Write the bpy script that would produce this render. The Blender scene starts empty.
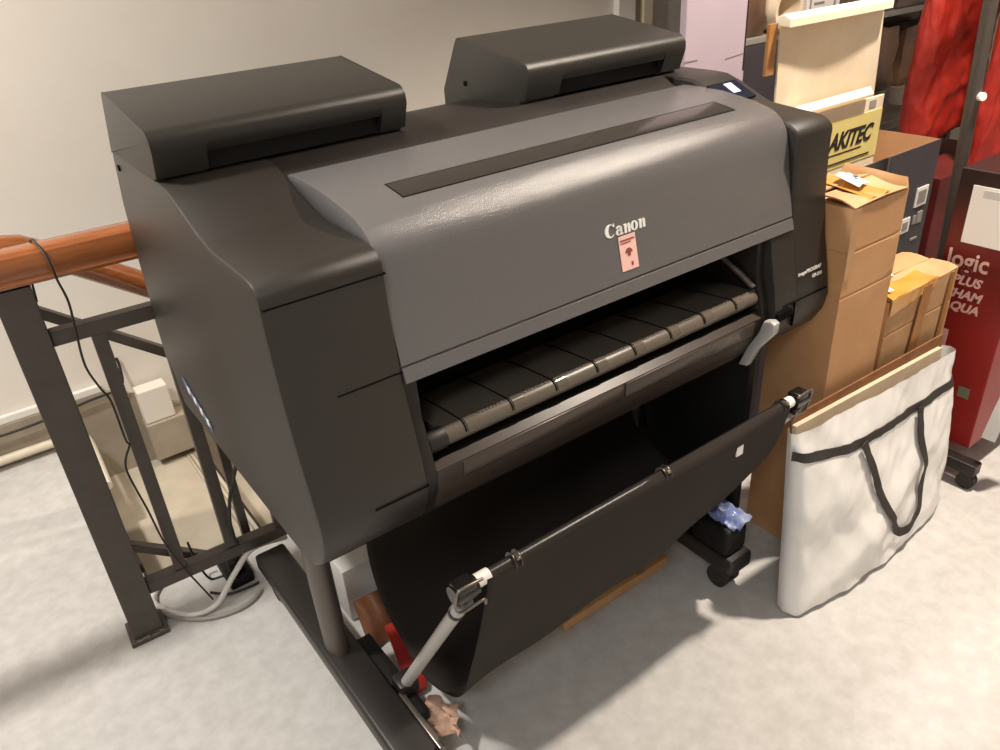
import bpy, bmesh, math, random
from mathutils import Vector, Matrix, noise
random.seed(7)
SC = bpy.context.scene
COL = SC.collection
PI = math.pi

# ------------------------------------------------------------------ materials
def srgb(r, g, b):
    f = lambda c: (c/255/12.92) if c/255 <= .04045 else ((c/255+.055)/1.055)**2.4
    return (f(r), f(g), f(b), 1)

def mat(name, col, rough=.5, metal=0., var=.0, vscale=8., bump=0., bscale=200., col2=None, spec=.5,
        emit=None, estr=1., coat=0., trans=0., detail=4., stretch=None):
    m = bpy.data.materials.new(name); m.use_nodes = True
    nt = m.node_tree; p = nt.nodes['Principled BSDF']
    p.inputs['Base Color'].default_value = col
    p.inputs['Roughness'].default_value = rough
    p.inputs['Metallic'].default_value = metal
    p.inputs['Specular IOR Level'].default_value = spec
    p.inputs['Coat Weight'].default_value = coat
    p.inputs['Transmission Weight'].default_value = trans
    tc = nt.nodes.new('ShaderNodeTexCoord')
    vec = tc.outputs['Object']
    if stretch:
        mp = nt.nodes.new('ShaderNodeMapping'); mp.inputs['Scale'].default_value = stretch
        nt.links.new(vec, mp.inputs[0]); vec = mp.outputs[0]
    if var or col2:
        n = nt.nodes.new('ShaderNodeTexNoise'); n.inputs['Scale'].default_value = vscale
        n.inputs['Detail'].default_value = detail; n.inputs['Roughness'].default_value = .6
        nt.links.new(vec, n.inputs['Vector'])
        r = nt.nodes.new('ShaderNodeValToRGB')
        r.color_ramp.elements[0].position = .35; r.color_ramp.elements[1].position = .65
        c2 = col2 if col2 else tuple(min(1, c*(1+var)) for c in col[:3])+(1,)
        c1 = col if col2 else tuple(c*(1-var) for c in col[:3])+(1,)
        r.color_ramp.elements[0].color = c1; r.color_ramp.elements[1].color = c2
        nt.links.new(n.outputs['Fac'], r.inputs[0]); nt.links.new(r.outputs[0], p.inputs['Base Color'])
    if bump:
        n2 = nt.nodes.new('ShaderNodeTexNoise'); n2.inputs['Scale'].default_value = bscale
        n2.inputs['Detail'].default_value = 3
        nt.links.new(vec, n2.inputs['Vector'])
        b = nt.nodes.new('ShaderNodeBump'); b.inputs['Strength'].default_value = bump
        b.inputs['Distance'].default_value = .002
        nt.links.new(n2.outputs['Fac'], b.inputs['Height']); nt.links.new(b.outputs[0], p.inputs['Normal'])
    if emit:
        p.inputs['Emission Color'].default_value = emit; p.inputs['Emission Strength'].default_value = estr
    return m

M = {}
M['body'] = mat('black_plastic', srgb(41, 37, 33), .42, bump=.25, bscale=900, spec=.5)
M['body2'] = mat('black_plastic_smooth', srgb(35, 30, 28), .5, bump=.12, bscale=700, spec=.4)
M['tank'] = mat('tank_plastic', srgb(42, 40, 37), .38, bump=.25, bscale=900)
M['grey'] = mat('grey_textured_plastic', srgb(98, 96, 97), .24, bump=.45, bscale=650, spec=1.)
M['black'] = mat('deep_black', srgb(16, 14, 14), .6, spec=.3)
M['gap'] = mat('gap_black', srgb(8, 8, 8), .9, spec=.1)
M['lowg'] = mat('semi_gloss', srgb(66, 55, 47), .25)
M['gloss'] = mat('glossy_black', srgb(30, 28, 28), .12)
M['win'] = mat('window_tint', srgb(52, 48, 46), .12)
M['guide'] = mat('guide_plastic', srgb(98, 90, 80), .36, bump=.1, bscale=500)
M['lowp'] = mat('lower_panel_plastic', srgb(56, 46, 40), .42)
M['gloss_guide'] = mat('guide_insert', srgb(96, 88, 78), .12)
M['tick'] = mat('pale_tick', srgb(120, 111, 100), .5)
M['clothb'] = mat('black_fabric', srgb(44, 38, 34), .8, bump=.3, bscale=1500, spec=.25)
M['clothin'] = mat('black_fabric_in', srgb(22, 20, 20), .95, spec=.1)
M['steel'] = mat('grey_tube', srgb(176, 174, 172), .35, metal=.1)
M['blacks'] = mat('black_paint_metal', srgb(34, 30, 28), .4, bump=.1, bscale=300)
M['legm'] = mat('leg_metal', srgb(84, 76, 70), .42)
M['chrome'] = mat('worn_steel', srgb(120, 112, 104), .3, metal=.7)
M['rail'] = mat('rail_paint', srgb(70, 62, 55), .4, var=.12, vscale=20, bump=.1, bscale=250)
M['wood'] = mat('varnished_wood', srgb(136, 76, 38), .22, col2=srgb(160, 95, 52), vscale=9, stretch=(.7, 8, 8), coat=.5)
M['white'] = mat('white_plastic', srgb(236, 232, 226), .45)
M['wallm'] = mat('painted_wall', srgb(228, 221, 211), .7, col2=srgb(233, 227, 218), vscale=2.2, bump=.15, bscale=60)
M['plinth'] = mat('plinth_render', srgb(148, 138, 122), .85, col2=srgb(170, 158, 140), vscale=5, bump=.3, bscale=80)
M['floor'] = mat('concrete_floor', srgb(184, 182, 179), .6, col2=srgb(199, 197, 195), vscale=26, bump=.12, bscale=120, detail=10)
M['tread'] = mat('stair_concrete', srgb(180, 170, 152), .8, col2=srgb(196, 186, 168), vscale=6, bump=.15, bscale=90)
M['nosing'] = mat('nosing_metal', srgb(196, 188, 172), .5)
M['rubber'] = mat('rubber', srgb(48, 42, 38), .8)
M['groove'] = mat('nosing_groove', srgb(150, 136, 116), .6)
M['card'] = mat('cardboard', srgb(190, 142, 98), .8, col2=srgb(202, 155, 110), vscale=5, bump=.15, bscale=60)
M['card2'] = mat('cardboard_pale', srgb(198, 160, 118), .8, col2=srgb(178, 136, 94), vscale=7, bump=.15, bscale=60)
M['carddark'] = mat('cardboard_edge', srgb(128, 84, 50), .85, var=.2, vscale=30)
M['tape'] = mat('packing_tape', srgb(212, 150, 62), .22, col2=srgb(196, 150, 84), vscale=14, coat=.4)
M['tape2'] = mat('brown_tape', srgb(168, 118, 66), .3, col2=srgb(182, 134, 84), vscale=16, coat=.3)
M['paper'] = mat('paper', srgb(238, 236, 232), .6)
M['paper2'] = mat('paper_grey', srgb(206, 204, 202), .6)  # slightly greyer paper
M['navy'] = mat('dark_navy_card', srgb(66, 62, 68), .55, var=.15, vscale=5)
M['bagw'] = mat('woven_white', srgb(226, 224, 222), .36, col2=srgb(236, 235, 233), vscale=9, bump=.2, bscale=35, coat=.2)
M['strap'] = mat('black_webbing', srgb(48, 42, 38), .8, bump=.3, bscale=900)
M['board'] = mat('fibre_board', srgb(205, 186, 160), .75, var=.08, vscale=20)
M['red'] = mat('red_fabric', srgb(146, 32, 24), .45, col2=srgb(164, 42, 30), vscale=9)
M['redm'] = mat('maroon', srgb(96, 26, 24), .6, var=.25, vscale=8)
M['cream'] = mat('cream_card', srgb(226, 206, 178), .6, col2=srgb(240, 224, 198), vscale=5)
M['creame'] = mat('cream_edge', srgb(252, 240, 214), .5)
M['yellow'] = mat('yellow_print', srgb(216, 200, 128), .5, var=.06, vscale=8)
M['ink'] = mat('black_ink', srgb(34, 28, 24), .6)
M['lilac'] = mat('lilac_card', srgb(184, 170, 184), .6, col2=srgb(190, 177, 190), vscale=3)
M['lcd'] = mat('lcd', srgb(20, 24, 40), .2)
M['lcdon'] = mat('lcd_lit', srgb(150, 165, 200), .3, emit=srgb(175, 190, 230), estr=.9)
M['pink'] = mat('pink_sticker', srgb(244, 196, 186), .5)
M['pinkd'] = mat('pink_print', srgb(140, 70, 62), .5)
M['blue'] = mat('blue_print', srgb(100, 112, 150), .5)
M['bluep'] = mat('blue_plastic', srgb(72, 98, 170), .25, col2=srgb(180, 190, 215), vscale=30, coat=.5)
M['cablew'] = mat('white_cable', srgb(220, 216, 210), .45)
M['cableg'] = mat('grey_cable', srgb(150, 145, 138), .5)
M['cableb'] = mat('black_cable', srgb(34, 30, 28), .5)
M['pvc'] = mat('pvc_pipe', srgb(214, 204, 184), .45, var=.05, vscale=20)
M['greyp'] = mat('grey_package', srgb(120, 108, 100), .4, col2=srgb(84, 72, 66), vscale=6, coat=.4)
M['brownp'] = mat('brown_package', srgb(120, 88, 66), .4, col2=srgb(80, 58, 46), vscale=5, coat=.4)
M['green'] = mat('green_print', srgb(120, 125, 100), .6)
M['pouch'] = mat('orange_brown', srgb(112, 70, 44), .45, var=.2, vscale=20)
M['redred'] = mat('red_box_face', srgb(168, 28, 26), .5, var=.05, vscale=6)
M['torn'] = mat('masking_tape', srgb(196, 160, 138), .6, var=.2, vscale=40)
M['beige'] = mat('beige_trim', srgb(182, 164, 138), .6, var=.08, vscale=20)

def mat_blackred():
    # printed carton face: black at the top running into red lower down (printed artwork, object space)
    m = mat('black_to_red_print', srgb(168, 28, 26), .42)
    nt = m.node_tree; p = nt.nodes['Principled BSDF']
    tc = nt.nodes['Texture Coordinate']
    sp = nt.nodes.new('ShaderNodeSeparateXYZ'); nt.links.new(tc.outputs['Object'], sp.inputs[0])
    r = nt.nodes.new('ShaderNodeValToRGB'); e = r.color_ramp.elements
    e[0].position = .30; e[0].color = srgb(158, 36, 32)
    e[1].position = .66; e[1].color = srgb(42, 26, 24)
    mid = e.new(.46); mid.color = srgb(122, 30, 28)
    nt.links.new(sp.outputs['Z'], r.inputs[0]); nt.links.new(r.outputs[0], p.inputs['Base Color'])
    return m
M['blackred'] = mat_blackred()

# ------------------------------------------------------------------ object helpers
WLOC = {}
def tag(o, label=None, cat=None, group=None, kind=None):
    if label: o['label'] = label
    if cat: o['category'] = cat
    if group: o['group'] = group
    if kind: o['kind'] = kind
    return o

def empty(name, loc, label, cat, group=None):
    o = bpy.data.objects.new(name, None); COL.objects.link(o); o.location = loc
    o.empty_display_size = .05
    WLOC[o.name] = Vector(loc)
    return tag(o, label, cat, group)

def obj(name, bm, m, parent=None, smooth=40, label=None, cat=None, kind=None, group=None):
    """bm: bmesh in world coordinates -> ONE mesh object with its origin at its base"""
    bmesh.ops.recalc_face_normals(bm, faces=bm.faces)
    me = bpy.data.meshes.new(name); bm.to_mesh(me); bm.free()
    co = [v.co for v in me.vertices]
    lo = Vector([min(c[i] for c in co) for i in range(3)]); hi = Vector([max(c[i] for c in co) for i in range(3)])
    base = Vector(((lo.x+hi.x)/2, (lo.y+hi.y)/2, lo.z))
    if kind == 'structure' or name == 'carton_raw': base = Vector((0, 0, 0))
    me.transform(Matrix.Translation(-base))
    mats = m if isinstance(m, (list, tuple)) else [m]
    for k in mats: me.materials.append(k)
    if smooth:
        for p in me.polygons: p.use_smooth = True
        me.set_sharp_from_angle(angle=math.radians(smooth))
    o = bpy.data.objects.new(name, me); COL.objects.link(o)
    WLOC[o.name] = base
    if parent is not None:
        o.parent = parent; o.location = base-WLOC[parent.name]
    else:
        o.location = base
    return tag(o, label, cat, group, kind)

def bevel(bm, w, seg=2, ang=30):
    if w <= 0: return
    bm.normal_update()
    es = [e for e in bm.edges if len(e.link_faces) == 2 and e.calc_face_angle(0) > math.radians(ang)]
    bmesh.ops.bevel(bm, geom=es, offset=w, segments=seg, affect='EDGES', profile=.5, clamp_overlap=True)

def join(bm, other):
    me = bpy.data.meshes.new('tmp'); other.to_mesh(me); other.free(); bm.from_mesh(me); bpy.data.meshes.remove(me)

def box(x0, x1, y0, y1, z0, z1, bv=.0, seg=2, into=None, mx=None, mi=0):
    b = bmesh.new()
    vs = [b.verts.new((x, y, z)) for x in (x0, x1) for y in (y0, y1) for z in (z0, z1)]
    for f in ((0, 1, 3, 2), (4, 6, 7, 5), (0, 4, 5, 1), (2, 3, 7, 6), (0, 2, 6, 4), (1, 5, 7, 3)):
        b.faces.new([vs[i] for i in f])
    bmesh.ops.recalc_face_normals(b, faces=b.faces)
    bevel(b, bv, seg)
    if mx is not None: bmesh.ops.transform(b, matrix=mx, verts=b.verts)
    for f in b.faces: f.material_index = mi
    if into is not None: join(into, b); return into
    return b

def prism(prof, x0, x1, bv=0., seg=2, axis='x', into=None, ang=30):
    """extrude a (y,z) outline from x0 to x1 (or an (x,z) outline along y)"""
    b = bmesh.new()
    P = (lambda a, p: (a, p[0], p[1])) if axis == 'x' else ((lambda a, p: (p[0], a, p[1])) if axis == 'y' else (lambda a, p: (p[0], p[1], a)))
    A = [b.verts.new(P(x0, p)) for p in prof]; B = [b.verts.new(P(x1, p)) for p in prof]
    b.faces.new(A); b.faces.new(B[::-1]); n = len(prof)
    for i in range(n): b.faces.new((A[i], A[(i+1) % n], B[(i+1) % n], B[i]))
    bmesh.ops.recalc_face_normals(b, faces=b.faces)
    if bv:
        b.normal_update()
        es = [e for e in b.edges if any(len(f.verts) == n for f in e.link_faces)]
        bmesh.ops.bevel(b, geom=es, offset=bv, segments=seg, affect='EDGES', profile=.5, clamp_overlap=True)
    if into is not None: join(into, b); return into
    return b

def smoothpath(pts, n=8):
    pts = [Vector(p) for p in pts]; out = []
    for i in range(len(pts)-1):
        p0 = pts[max(i-1, 0)]; p1 = pts[i]; p2 = pts[i+1]; p3 = pts[min(i+2, len(pts)-1)]
        for k in range(n):
            t = k/n
            out.append(.5*((2*p1)+(-p0+p2)*t+(2*p0-5*p1+4*p2-p3)*t*t+(-p0+3*p1-3*p2+p3)*t**3))
    out.append(pts[-1]); return out

def tube(pts, r, seg=12, into=None, smooth=0, ry=None, caps=True):
    if smooth: pts = smoothpath(pts, smooth)
    pts = [Vector(p) for p in pts]; b = bmesh.new(); rings = []
    up = Vector((0, 0, 1)); prev = None
    for i, p in enumerate(pts):
        d = (pts[min(i+1, len(pts)-1)]-pts[max(i-1, 0)]).normalized()
        if prev is None:
            a = d.cross(up)
            if a.length < .05: a = d.cross(Vector((0, 1, 0)))
            a.normalize()
        else:
            a = (prev-d*prev.dot(d)).normalized()
        prev = a; c = d.cross(a)
        rr = r[i] if isinstance(r, (list, tuple)) else r
        r2 = rr if ry is None else ry
        rings.append([b.verts.new(p+a*rr*math.cos(2*PI*k/seg)+c*r2*math.sin(2*PI*k/seg)) for k in range(seg)])
    for i in range(len(rings)-1):
        for k in range(seg):
            b.faces.new((rings[i][k], rings[i][(k+1) % seg], rings[i+1][(k+1) % seg], rings[i+1][k]))
    if caps: b.faces.new(rings[0][::-1]); b.faces.new(rings[-1])
    bmesh.ops.recalc_face_normals(b, faces=b.faces)
    if into is not None: join(into, b); return into
    return b

def sheet(quad, t, into=None, nx=1, ny=1, fn=None):
    """thin solid sheet over a quad of 3-D corners (p00,p10,p11,p01) with thickness t"""
    q = [Vector(p) for p in quad]; b = bmesh.new()
    n = (q[1]-q[0]).cross(q[3]-q[0]).normalized()
    L = []
    for s in (0, 1):
        g = []
        for j in range(ny+1):
            row = []
            for i in range(nx+1):
                u, v = i/nx, j/ny
                p = q[0]*(1-u)*(1-v)+q[1]*u*(1-v)+q[2]*u*v+q[3]*(1-u)*v
                if fn: p = p+n*fn(u, v)
                row.append(b.verts.new(p+n*t*s))
            g.append(row)
        L.append(g)
    for s, g in enumerate(L):
        for j in range(ny):
            for i in range(nx):
                b.faces.new((g[j][i], g[j][i+1], g[j+1][i+1], g[j+1][i]))
    a, c = L
    for i in range(nx):
        b.faces.new((a[0][i], a[0][i+1], c[0][i+1], c[0][i])); b.faces.new((a[ny][i], a[ny][i+1], c[ny][i+1], c[ny][i]))
    for j in range(ny):
        b.faces.new((a[j][0], a[j+1][0], c[j+1][0], c[j][0])); b.faces.new((a[j][nx], a[j+1][nx], c[j+1][nx], c[j][nx]))
    bmesh.ops.recalc_face_normals(b, faces=b.faces)
    if into is not None: join(into, b); return into
    return b

def text_bm(s, size, origin, ex, ey, depth=.0006, offset=0., shear=0., sx=1.):
    cu = bpy.data.curves.new('t', 'FONT'); cu.body = s; cu.size = size; cu.offset = offset; cu.shear = shear
    cu.extrude = depth/2; cu.resolution_u = 3
    o = bpy.data.objects.new('t', cu); COL.objects.link(o)
    dg = bpy.context.evaluated_depsgraph_get(); dg.update()
    me = bpy.data.meshes.new_from_object(o.evaluated_get(dg))
    bpy.data.objects.remove(o); bpy.data.curves.remove(cu)
    ex = Vector(ex).normalized(); ey = Vector(ey).normalized(); ez = ex.cross(ey)
    mx = Matrix(((ex.x*sx, ey.x, ez.x, origin[0]), (ex.y*sx, ey.y, ez.y, origin[1]), (ex.z*sx, ey.z, ez.z, origin[2]), (0, 0, 0, 1)))
    b = bmesh.new(); b.from_mesh(me); bpy.data.meshes.remove(me)
    bmesh.ops.transform(b, matrix=mx, verts=b.verts)
    return b

def arcpts(c, r, a0, a1, n):
    return [(c[0]+r*math.cos(math.radians(a0+(a1-a0)*i/n)), c[1]+r*math.sin(math.radians(a0+(a1-a0)*i/n))) for i in range(n+1)]

# ------------------------------------------------------------------ camera
R = [[0.8023955044245472, -0.33854945242640216, 0.49147301323781817],
     [-0.593459463802638, -0.3657255713558915, 0.7169732709658657],
     [-0.06298665971745776, -0.866965440325155, -0.49437193081671527]]
CAM = Vector((-.24626, -.84083, 1.34696))
cd = bpy.data.cameras.new('camera'); cam = bpy.data.objects.new('camera', cd); COL.objects.link(cam)
cd.sensor_width = 36; cd.lens = 784/1000*36; cd.clip_start = .02
mw = Matrix(((R[0][0], -R[0][1], -R[0][2], CAM.x), (R[1][0], -R[1][1], -R[1][2], CAM.y), (R[2][0], -R[2][1], -R[2][2], CAM.z), (0, 0, 0, 1)))
cam.matrix_world = mw; SC.camera = cam

# ------------------------------------------------------------------ the room
ST = dict(kind='structure')
# floor with the opening of the stairwell (x > -.165, .88 < y < 1.72)
b = box(-3, -.165, -3, 1.72, -.15, 0)
box(-.165, 5, -3, .88, -.15, 0, into=b)
box(2.6, 5, .88, 4, -.15, 0, into=b)
obj('floor', b, M['floor'], None, 0, **ST)
# wall behind, with plinth
b = box(-3, 2.200, 1.72, 1.9, -2.0, 2.7); obj('wall_back', b, M['wallm'], None, 0, **ST)
b = box(2.412, 5.0, 1.74, 1.9, -2, 2.7); obj('wall_back_right', b, M['wallm'], None, 0, **ST)
b = box(2.200, 2.298, 1.69, 1.9, -1, 2.7, .004); obj('trim_1', b, M['white'], None, 0, **ST)
b = box(2.298, 2.350, 1.715, 1.9, -1, 2.7, .003); obj('trim_2', b, M['beige'], None, 0, **ST)
b = box(2.350, 2.412, 1.70, 1.9, -1, 2.7, .006); obj('trim_3', b, M['creame'], None, 0, **ST)
b = box(4.8, 4.95, -3, 1.74, 0, 2.7); obj('wall_right', b, M['wallm'], None, 0, **ST)
b = box(-3.15, -3, -3, 1.9, 0, 2.7); obj('wall_left', b, M['wallm'], None, 0, **ST)
b = box(-3, 4.95, -3.15, -3, 0, 2.7); obj('wall_front', b, M['wallm'], None, 0, **ST)
b = box(-3.15, 4.95, -3.15, 1.9, 2.7, 2.8); obj('ceiling', b, M['wallm'], None, 0, **ST)
# plinth along the wall and down the stair
b = box(-3, -.165, 1.70, 1.72, 0, .135, .003)
prism([(-.165, .135), (-.165, -.17), (.14, -.34), (1.2, -1.0), (1.2, -.6), (.1, .04), (.0, .115), (-.05, .135)], 1.70, 1.72, axis='y', into=b)
obj('baseboard_back', b, M['plinth'], None, 0, **ST)
# stair steps going down to the right
b = bmesh.new()
for i in range(6):
    x0 = -.165+.34*i
    box(x0, x0+.34, .88, 1.70, -.17*(i+1)-.3, -.17*(i+1), into=b)
obj('floor_stair', b, M['tread'], None, 0, **ST)
b = box(-.165, 2.6, .86, .88, -1.6, -.001); obj('wall_stair_side', b, M['plinth'], None, 0, **ST)
# grooved nosing strips
for i in range(3):
    xe = -.165+.34*i; z = -.17*i
    b = box(xe-.052, xe, .9, 1.69, z, z+.004)
    for k in range(3): box(xe-.046+.014*k, xe-.041+.014*k, .9, 1.69, z+.004, z+.0055, mi=1, into=b)
    box(xe-.002, xe+.006, .9, 1.69, z-.03, z+.005, mi=2, into=b)
    obj('trim_%d' % (4+i), b, [M['nosing'], M['groove'], M['rubber']], None, 0, **ST)
# stepped white boxing where wall meets the stair
b = box(.035, .13, 1.64, 1.699, .0, .12, .004); obj('trim_7', b, M['wallm'], None, 0, **ST)
b = box(.03, .20, 1.63, 1.699, -.14, -.001, .004); obj('trim_8', b, M['plinth'], None, 0, **ST)
# pipes and cables on the wall
b = tube([(-1.6, 1.66, .035), (-.6, 1.675, .035), (-.22, 1.675, .035), (-.155, 1.655, .03), (-.142, 1.60, .02), (-.15, 1.35, .013)], .014, 12, smooth=6)
obj('floor_pipe', b, M['pvc'], None, 60, label='cream plastic pipe along the wall foot bending towards the stair edge', cat='pipe')
b = box(-1.8, -.05, 1.702, 1.7195, .1355, .160, .003)
obj('cable_trunking', b, M['white'], None, 0, label='thin white cable trunking along the wall above the grey plinth', cat='trunking')
b = tube([(-1.6, 1.683, .115), (-.6, 1.683, .118), (-.3, 1.683, .112), (-.1, 1.683, .13), (.0, 1.683, .14), (.02, 1.705, .19), (.02, 1.71, .23)], .0045, 8, smooth=6)
obj('wall_cable', b, M['cableb'], None, 60, label='dark cable clipped along the wall below the white trunking', cat='cable')

# ------------------------------------------------------------------ PRINTER
PR = empty('large_format_printer', (.555, .3, 0), 'large black format printer with grey textured hatch and fabric catch basket on a stand', 'printer')
prof_front = [(.06, .56), (.02, .572), (-.015, .60), (-.036, .635), (-.043, .671), (-.034, .72), (-.019, .785), (-.007, .86), (-.002, .93), (-.001, .972)]
back = [(.601, 1.067), (.642, .977), (.657, .91), (.668, .842), (.675, .78), (.677, .724), (.670, .65), (.650, .58), (.635, .56)]
# --- left end housing, lid on top as its own part
lidL = [(-.002, .985), (-.001, .994), (.005, 1.003), (.014, 1.009), (.03, 1.012), (.152, 1.015), (.195, 1.025), (.259, 1.047), (.30, 1.062), (.33, 1.067), (.34, 1.067)]
b = prism(prof_front+lidL+back, 0, .165, .004, 2)
hL = obj('end_housing', b, M['body'], PR, 35)
b = box(.003, .166, -.0030, .004, .9790, .9806); obj('lid_seam', b, M['gap'], hL, 0)
# seams on the left front
b = box(.07, .165, -.0110, -.0075, .8395, .8413); obj('panel_seam', b, M['gap'], hL, 0)
b = box(.08, .166, -.0445, -.040, .669, .6715); obj('panel_seam', b, M['gap'], hL, 0)
b = box(-.0025, .0, .52, .56, .60, .64)
box(-.0025, .0, .455, .50, .585, .625, into=b)
b.free()
b = sheet([(-.0012, .575, .632), (-.0012, .44, .590), (-.0012, .44, .606), (-.0012, .575, .650)], .001)
st = obj('side_label', b, M['blue'], hL, 0, label='pale blue sticker')
b = bmesh.new()
for k in range(4): box(-.0026, -.0016, .45+.03*k, .465+.03*k, .598+.0092*k, .612+.0092*k, into=b)
obj('label_print', b, M['white'], st, 0)
# --- right end housing
lidR = [(-.002, .985), (.0, .994), (.008, 1.002), (.02, 1.009), (.04, 1.012), (.135, 1.02), (.152, 1.025), (.215, 1.053), (.249, 1.064), (.28, 1.066)]
b = prism(prof_front+lidR+back, 1.0105, 1.115, .006, 3)
prism(prof_front[:6]+[(-.019, .785), (-.013, .820), (.30, .820), (.30, .56)], .945, 1.012, .001, into=b)
hR = lr = obj('end_housing', b, M['body'], PR, 35)
b = box(.966, 1.106, -.0425, -.037, .684, .6858); obj('panel_seam', b, M['gap'], hR, 0)
b = box(1.0, 1.0012, -.0450, -.038, .635, .684); obj('panel_seam', b, M['gap'], hR, 0)
# control panel on the slope of the right lid
def slope(x, y, dz=0.):  # y between .152 and .249 on right lid
    z = 1.025+(y-.152)*(.028/.063) if y < .215 else 1.053+(y-.215)*(.011/.034)
    return (x, y, z+dz)
b = sheet([slope(1.006, .158, .002), slope(1.088, .158, .002), slope(1.088, .212, .003), slope(1.006, .212, .003)], .004)
cp = obj('control_panel', b, M['lcd'], lr, 0, label='dark control panel')
b = sheet([slope(1.045, .176, .0065), slope(1.066, .176, .0065), slope(1.066, .203, .0075), slope(1.045, .203, .0075)], .001)
obj('screen', b, M['lcdon'], cp, 0, label='lit blue-white screen')
b = text_bm('imagePROGRAF', .0108, (1.012, -.0352, .732), (1, 0, 0), (0, .13, 1), offset=.0001, shear=.2)
obj('model_lettering', b, M['white'], hR, 0)
b = text_bm('GP-200', .0102, (1.056, -.0375, .718), (1, 0, 0), (0, .13, 1), offset=.0001)
obj('model_number', b, M['white'], hR, 0)
# --- centre body: deck, cavity, lower front
profC = [(.04, .565), (-.005, .59), (-.012, .655), (.01, .668), (.16, .69), (.25, .70), (.25, .99), (.262, 1.035), (.275, 1.046), (.30, 1.052), (.33, 1.066), (.47, 1.060), (.53, 1.052), (.60, 1.03), (.642, .977), (.642, .56)]
b = prism(profC, .165, .945, 0)
cb = obj('centre_body', b, M['body2'], PR, 35)
b = prism([(.262, 1.03), (.275, 1.046), (.30, 1.052), (.33, 1.066), (.47, 1.060), (.53, 1.052), (.60, 1.03), (.60, .98), (.262, .98)], .945, 1.0095)
obj('deck_end', b, M['body2'], PR, 35)
b = prism([(.02, .80), (.03, .985), (.25, .99), (.25, .70), (.24, .70), (.24, .97), (.05, .97), (.04, .80)], .1655, .9445); obj('cavity_liner', b, M['black'], PR, 30)
# cavity cheeks
for nm, x0, x1 in (('cavity_cheek', .1655, .19), ('cavity_cheek', .925, .9445)):
    b = prism([(-.006, .60), (-.028, .66), (-.020, .70), (-.004, .755), (.0, .822), (.249, .822), (.249, .702), (.02, .672)], x0, x1, .002); obj(nm, b, M['body2'], PR, 35)
# lower front panel, brownish gloss
b = prism([(-.006, .594), (-.022, .63), (-.026, .672), (-.012, .680), (.0, .672), (-.004, .60)], .19, .925, .001); lp = obj('lower_front_panel', b, M['lowp'], PR, 35)
b = prism([(-.02, .640), (-.0265, .642), (-.0275, .668), (-.022, .671)], .235, .56, .001); prism([(-.02, .640), (-.0265, .642), (-.0275, .668), (-.022, .671)], .567, .905, .001, into=b)
obj('panel_strip', b, M['lowg'], lp, 35)
# --- output guide
gp = [(.125, .706), (.06, .716), (.0, .7215)]+[(y, z) for y, z in arcpts((-.0, .7065), .0150, 90, 215, 8)]+[(-.004, .690), (.125, .695)]
b = prism(gp, .215, .923, .001); og = obj('output_guide', b, M['guide'], PR, 40)
b = prism([(.02, .700)]+arcpts((.0, .7065), .0175, 75, 235, 10)+[(.01, .690)], .1905, .222, .002)
obj('guide_end_cap', b, M['body2'], og, 40)
xs = [.232+.0865*i for i in range(9)]
for x in xs[:-1]:
    b = prism([(.12, .7085), (.06, .7175), (.0, .7228)]+arcpts((0, .7065), .0163, 90, 170, 6)+[(-.012, .70), (.0, .719), (.12, .705)], x+.02, x+.0218)
    obj('guide_groove', b, M['gap'], og, 0)
for x in xs[:-1]:
    b = prism([(.001, .7216), (.001, .7230)]+arcpts((0, .7065), .0166, 88, 185, 7)+arcpts((0, .7065), .0146, 185, 88, 7), x+.0245, x+.046)
    obj('glossy_insert', b, M['gloss_guide'], og, 40)
for x in xs[:-1]:
    b = box(x+.051, x+.099, -.0010, .0010, .7205, .7224)
    for k in range(7):
        xx = x+.053+.0065*k
        prism([(xx, -.0045), (xx+.003, -.0045), (xx+.004, .001), (xx, .001)], .7205, .7224, axis='z', into=b)
    obj('serration', b, M['tick'], og, 0)
# thin arm at the right inside of the cavity
b = tube([(.905, .06, .775), (.912, .02, .75), (.918, -.005, .73)], .006, 8); obj('cavity_arm', b, M['legm'], PR, 50)
# release lever on the right
b = prism([(-.048, .672), (-.058, .668), (-.060, .650), (-.034, .612), (-.022, .575), (-.004, .572), (-.014, .612), (-.030, .645), (-.034, .668)], .945, .964, .003)
bmesh.ops.transform(b, matrix=Matrix(((1, 0, .25, -.192), (0, 1, 0, 0), (0, 0, 1, 0), (0, 0, 0, 1))), verts=b.verts)
obj('release_lever', b, M['steel'], PR, 40, label='pale grey lever')
b = box(.944, .990, -.047, -.0415, .660, .678, .001); obj('lever_slot', b, M['gap'], hR, 0)
# --- hatch (grey cover)
cov = [(.272, 1.047), (.272, 1.052), (.268, 1.0545), (.224, 1.055), (.170, 1.0525), (.129, 1.047), (.095, 1.0415), (.068, 1.035), (.050, 1.0275), (.036, 1.0175), (.026, 1.004), (.020, .990), (.016, .974), (.004, .906), (-.009, .8475), (-.0055, .8465), (-.0055, .8445), (-.0105, .8435), (-.0165, .824), (-.0135, .8215), (.008, .8215), (.009, .87), (.0165, .95), (.022, .975), (.030, .987), (.044, .994), (.128, .9995), (.208, 1.011), (.243, 1.029), (.258, 1.042)]
b = prism(cov, .1662, 1.0085, .0022, 2); hc = obj('hatch', b, M['grey'], PR, 28, label='grey textured curved hatch')
def covz(y):
    pts = [(.068, 1.035), (.095, 1.0415), (.129, 1.047), (.17, 1.0525)]
    for (a, za), (c, zc) in zip(pts, pts[1:]):
        if a <= y <= c: return za+(zc-za)*(y-a)/(c-a)
b = prism([(.086, covz(.086)+.0005), (.095, 1.0422), (.129, 1.0477), (.132, covz(.132)+.0007), (.132, 1.040), (.086, 1.035)], .252, .935)
wf = obj('hatch_window', b, M['win'], hc, 20, label='tinted inspection window')
b = bmesh.new()
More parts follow.
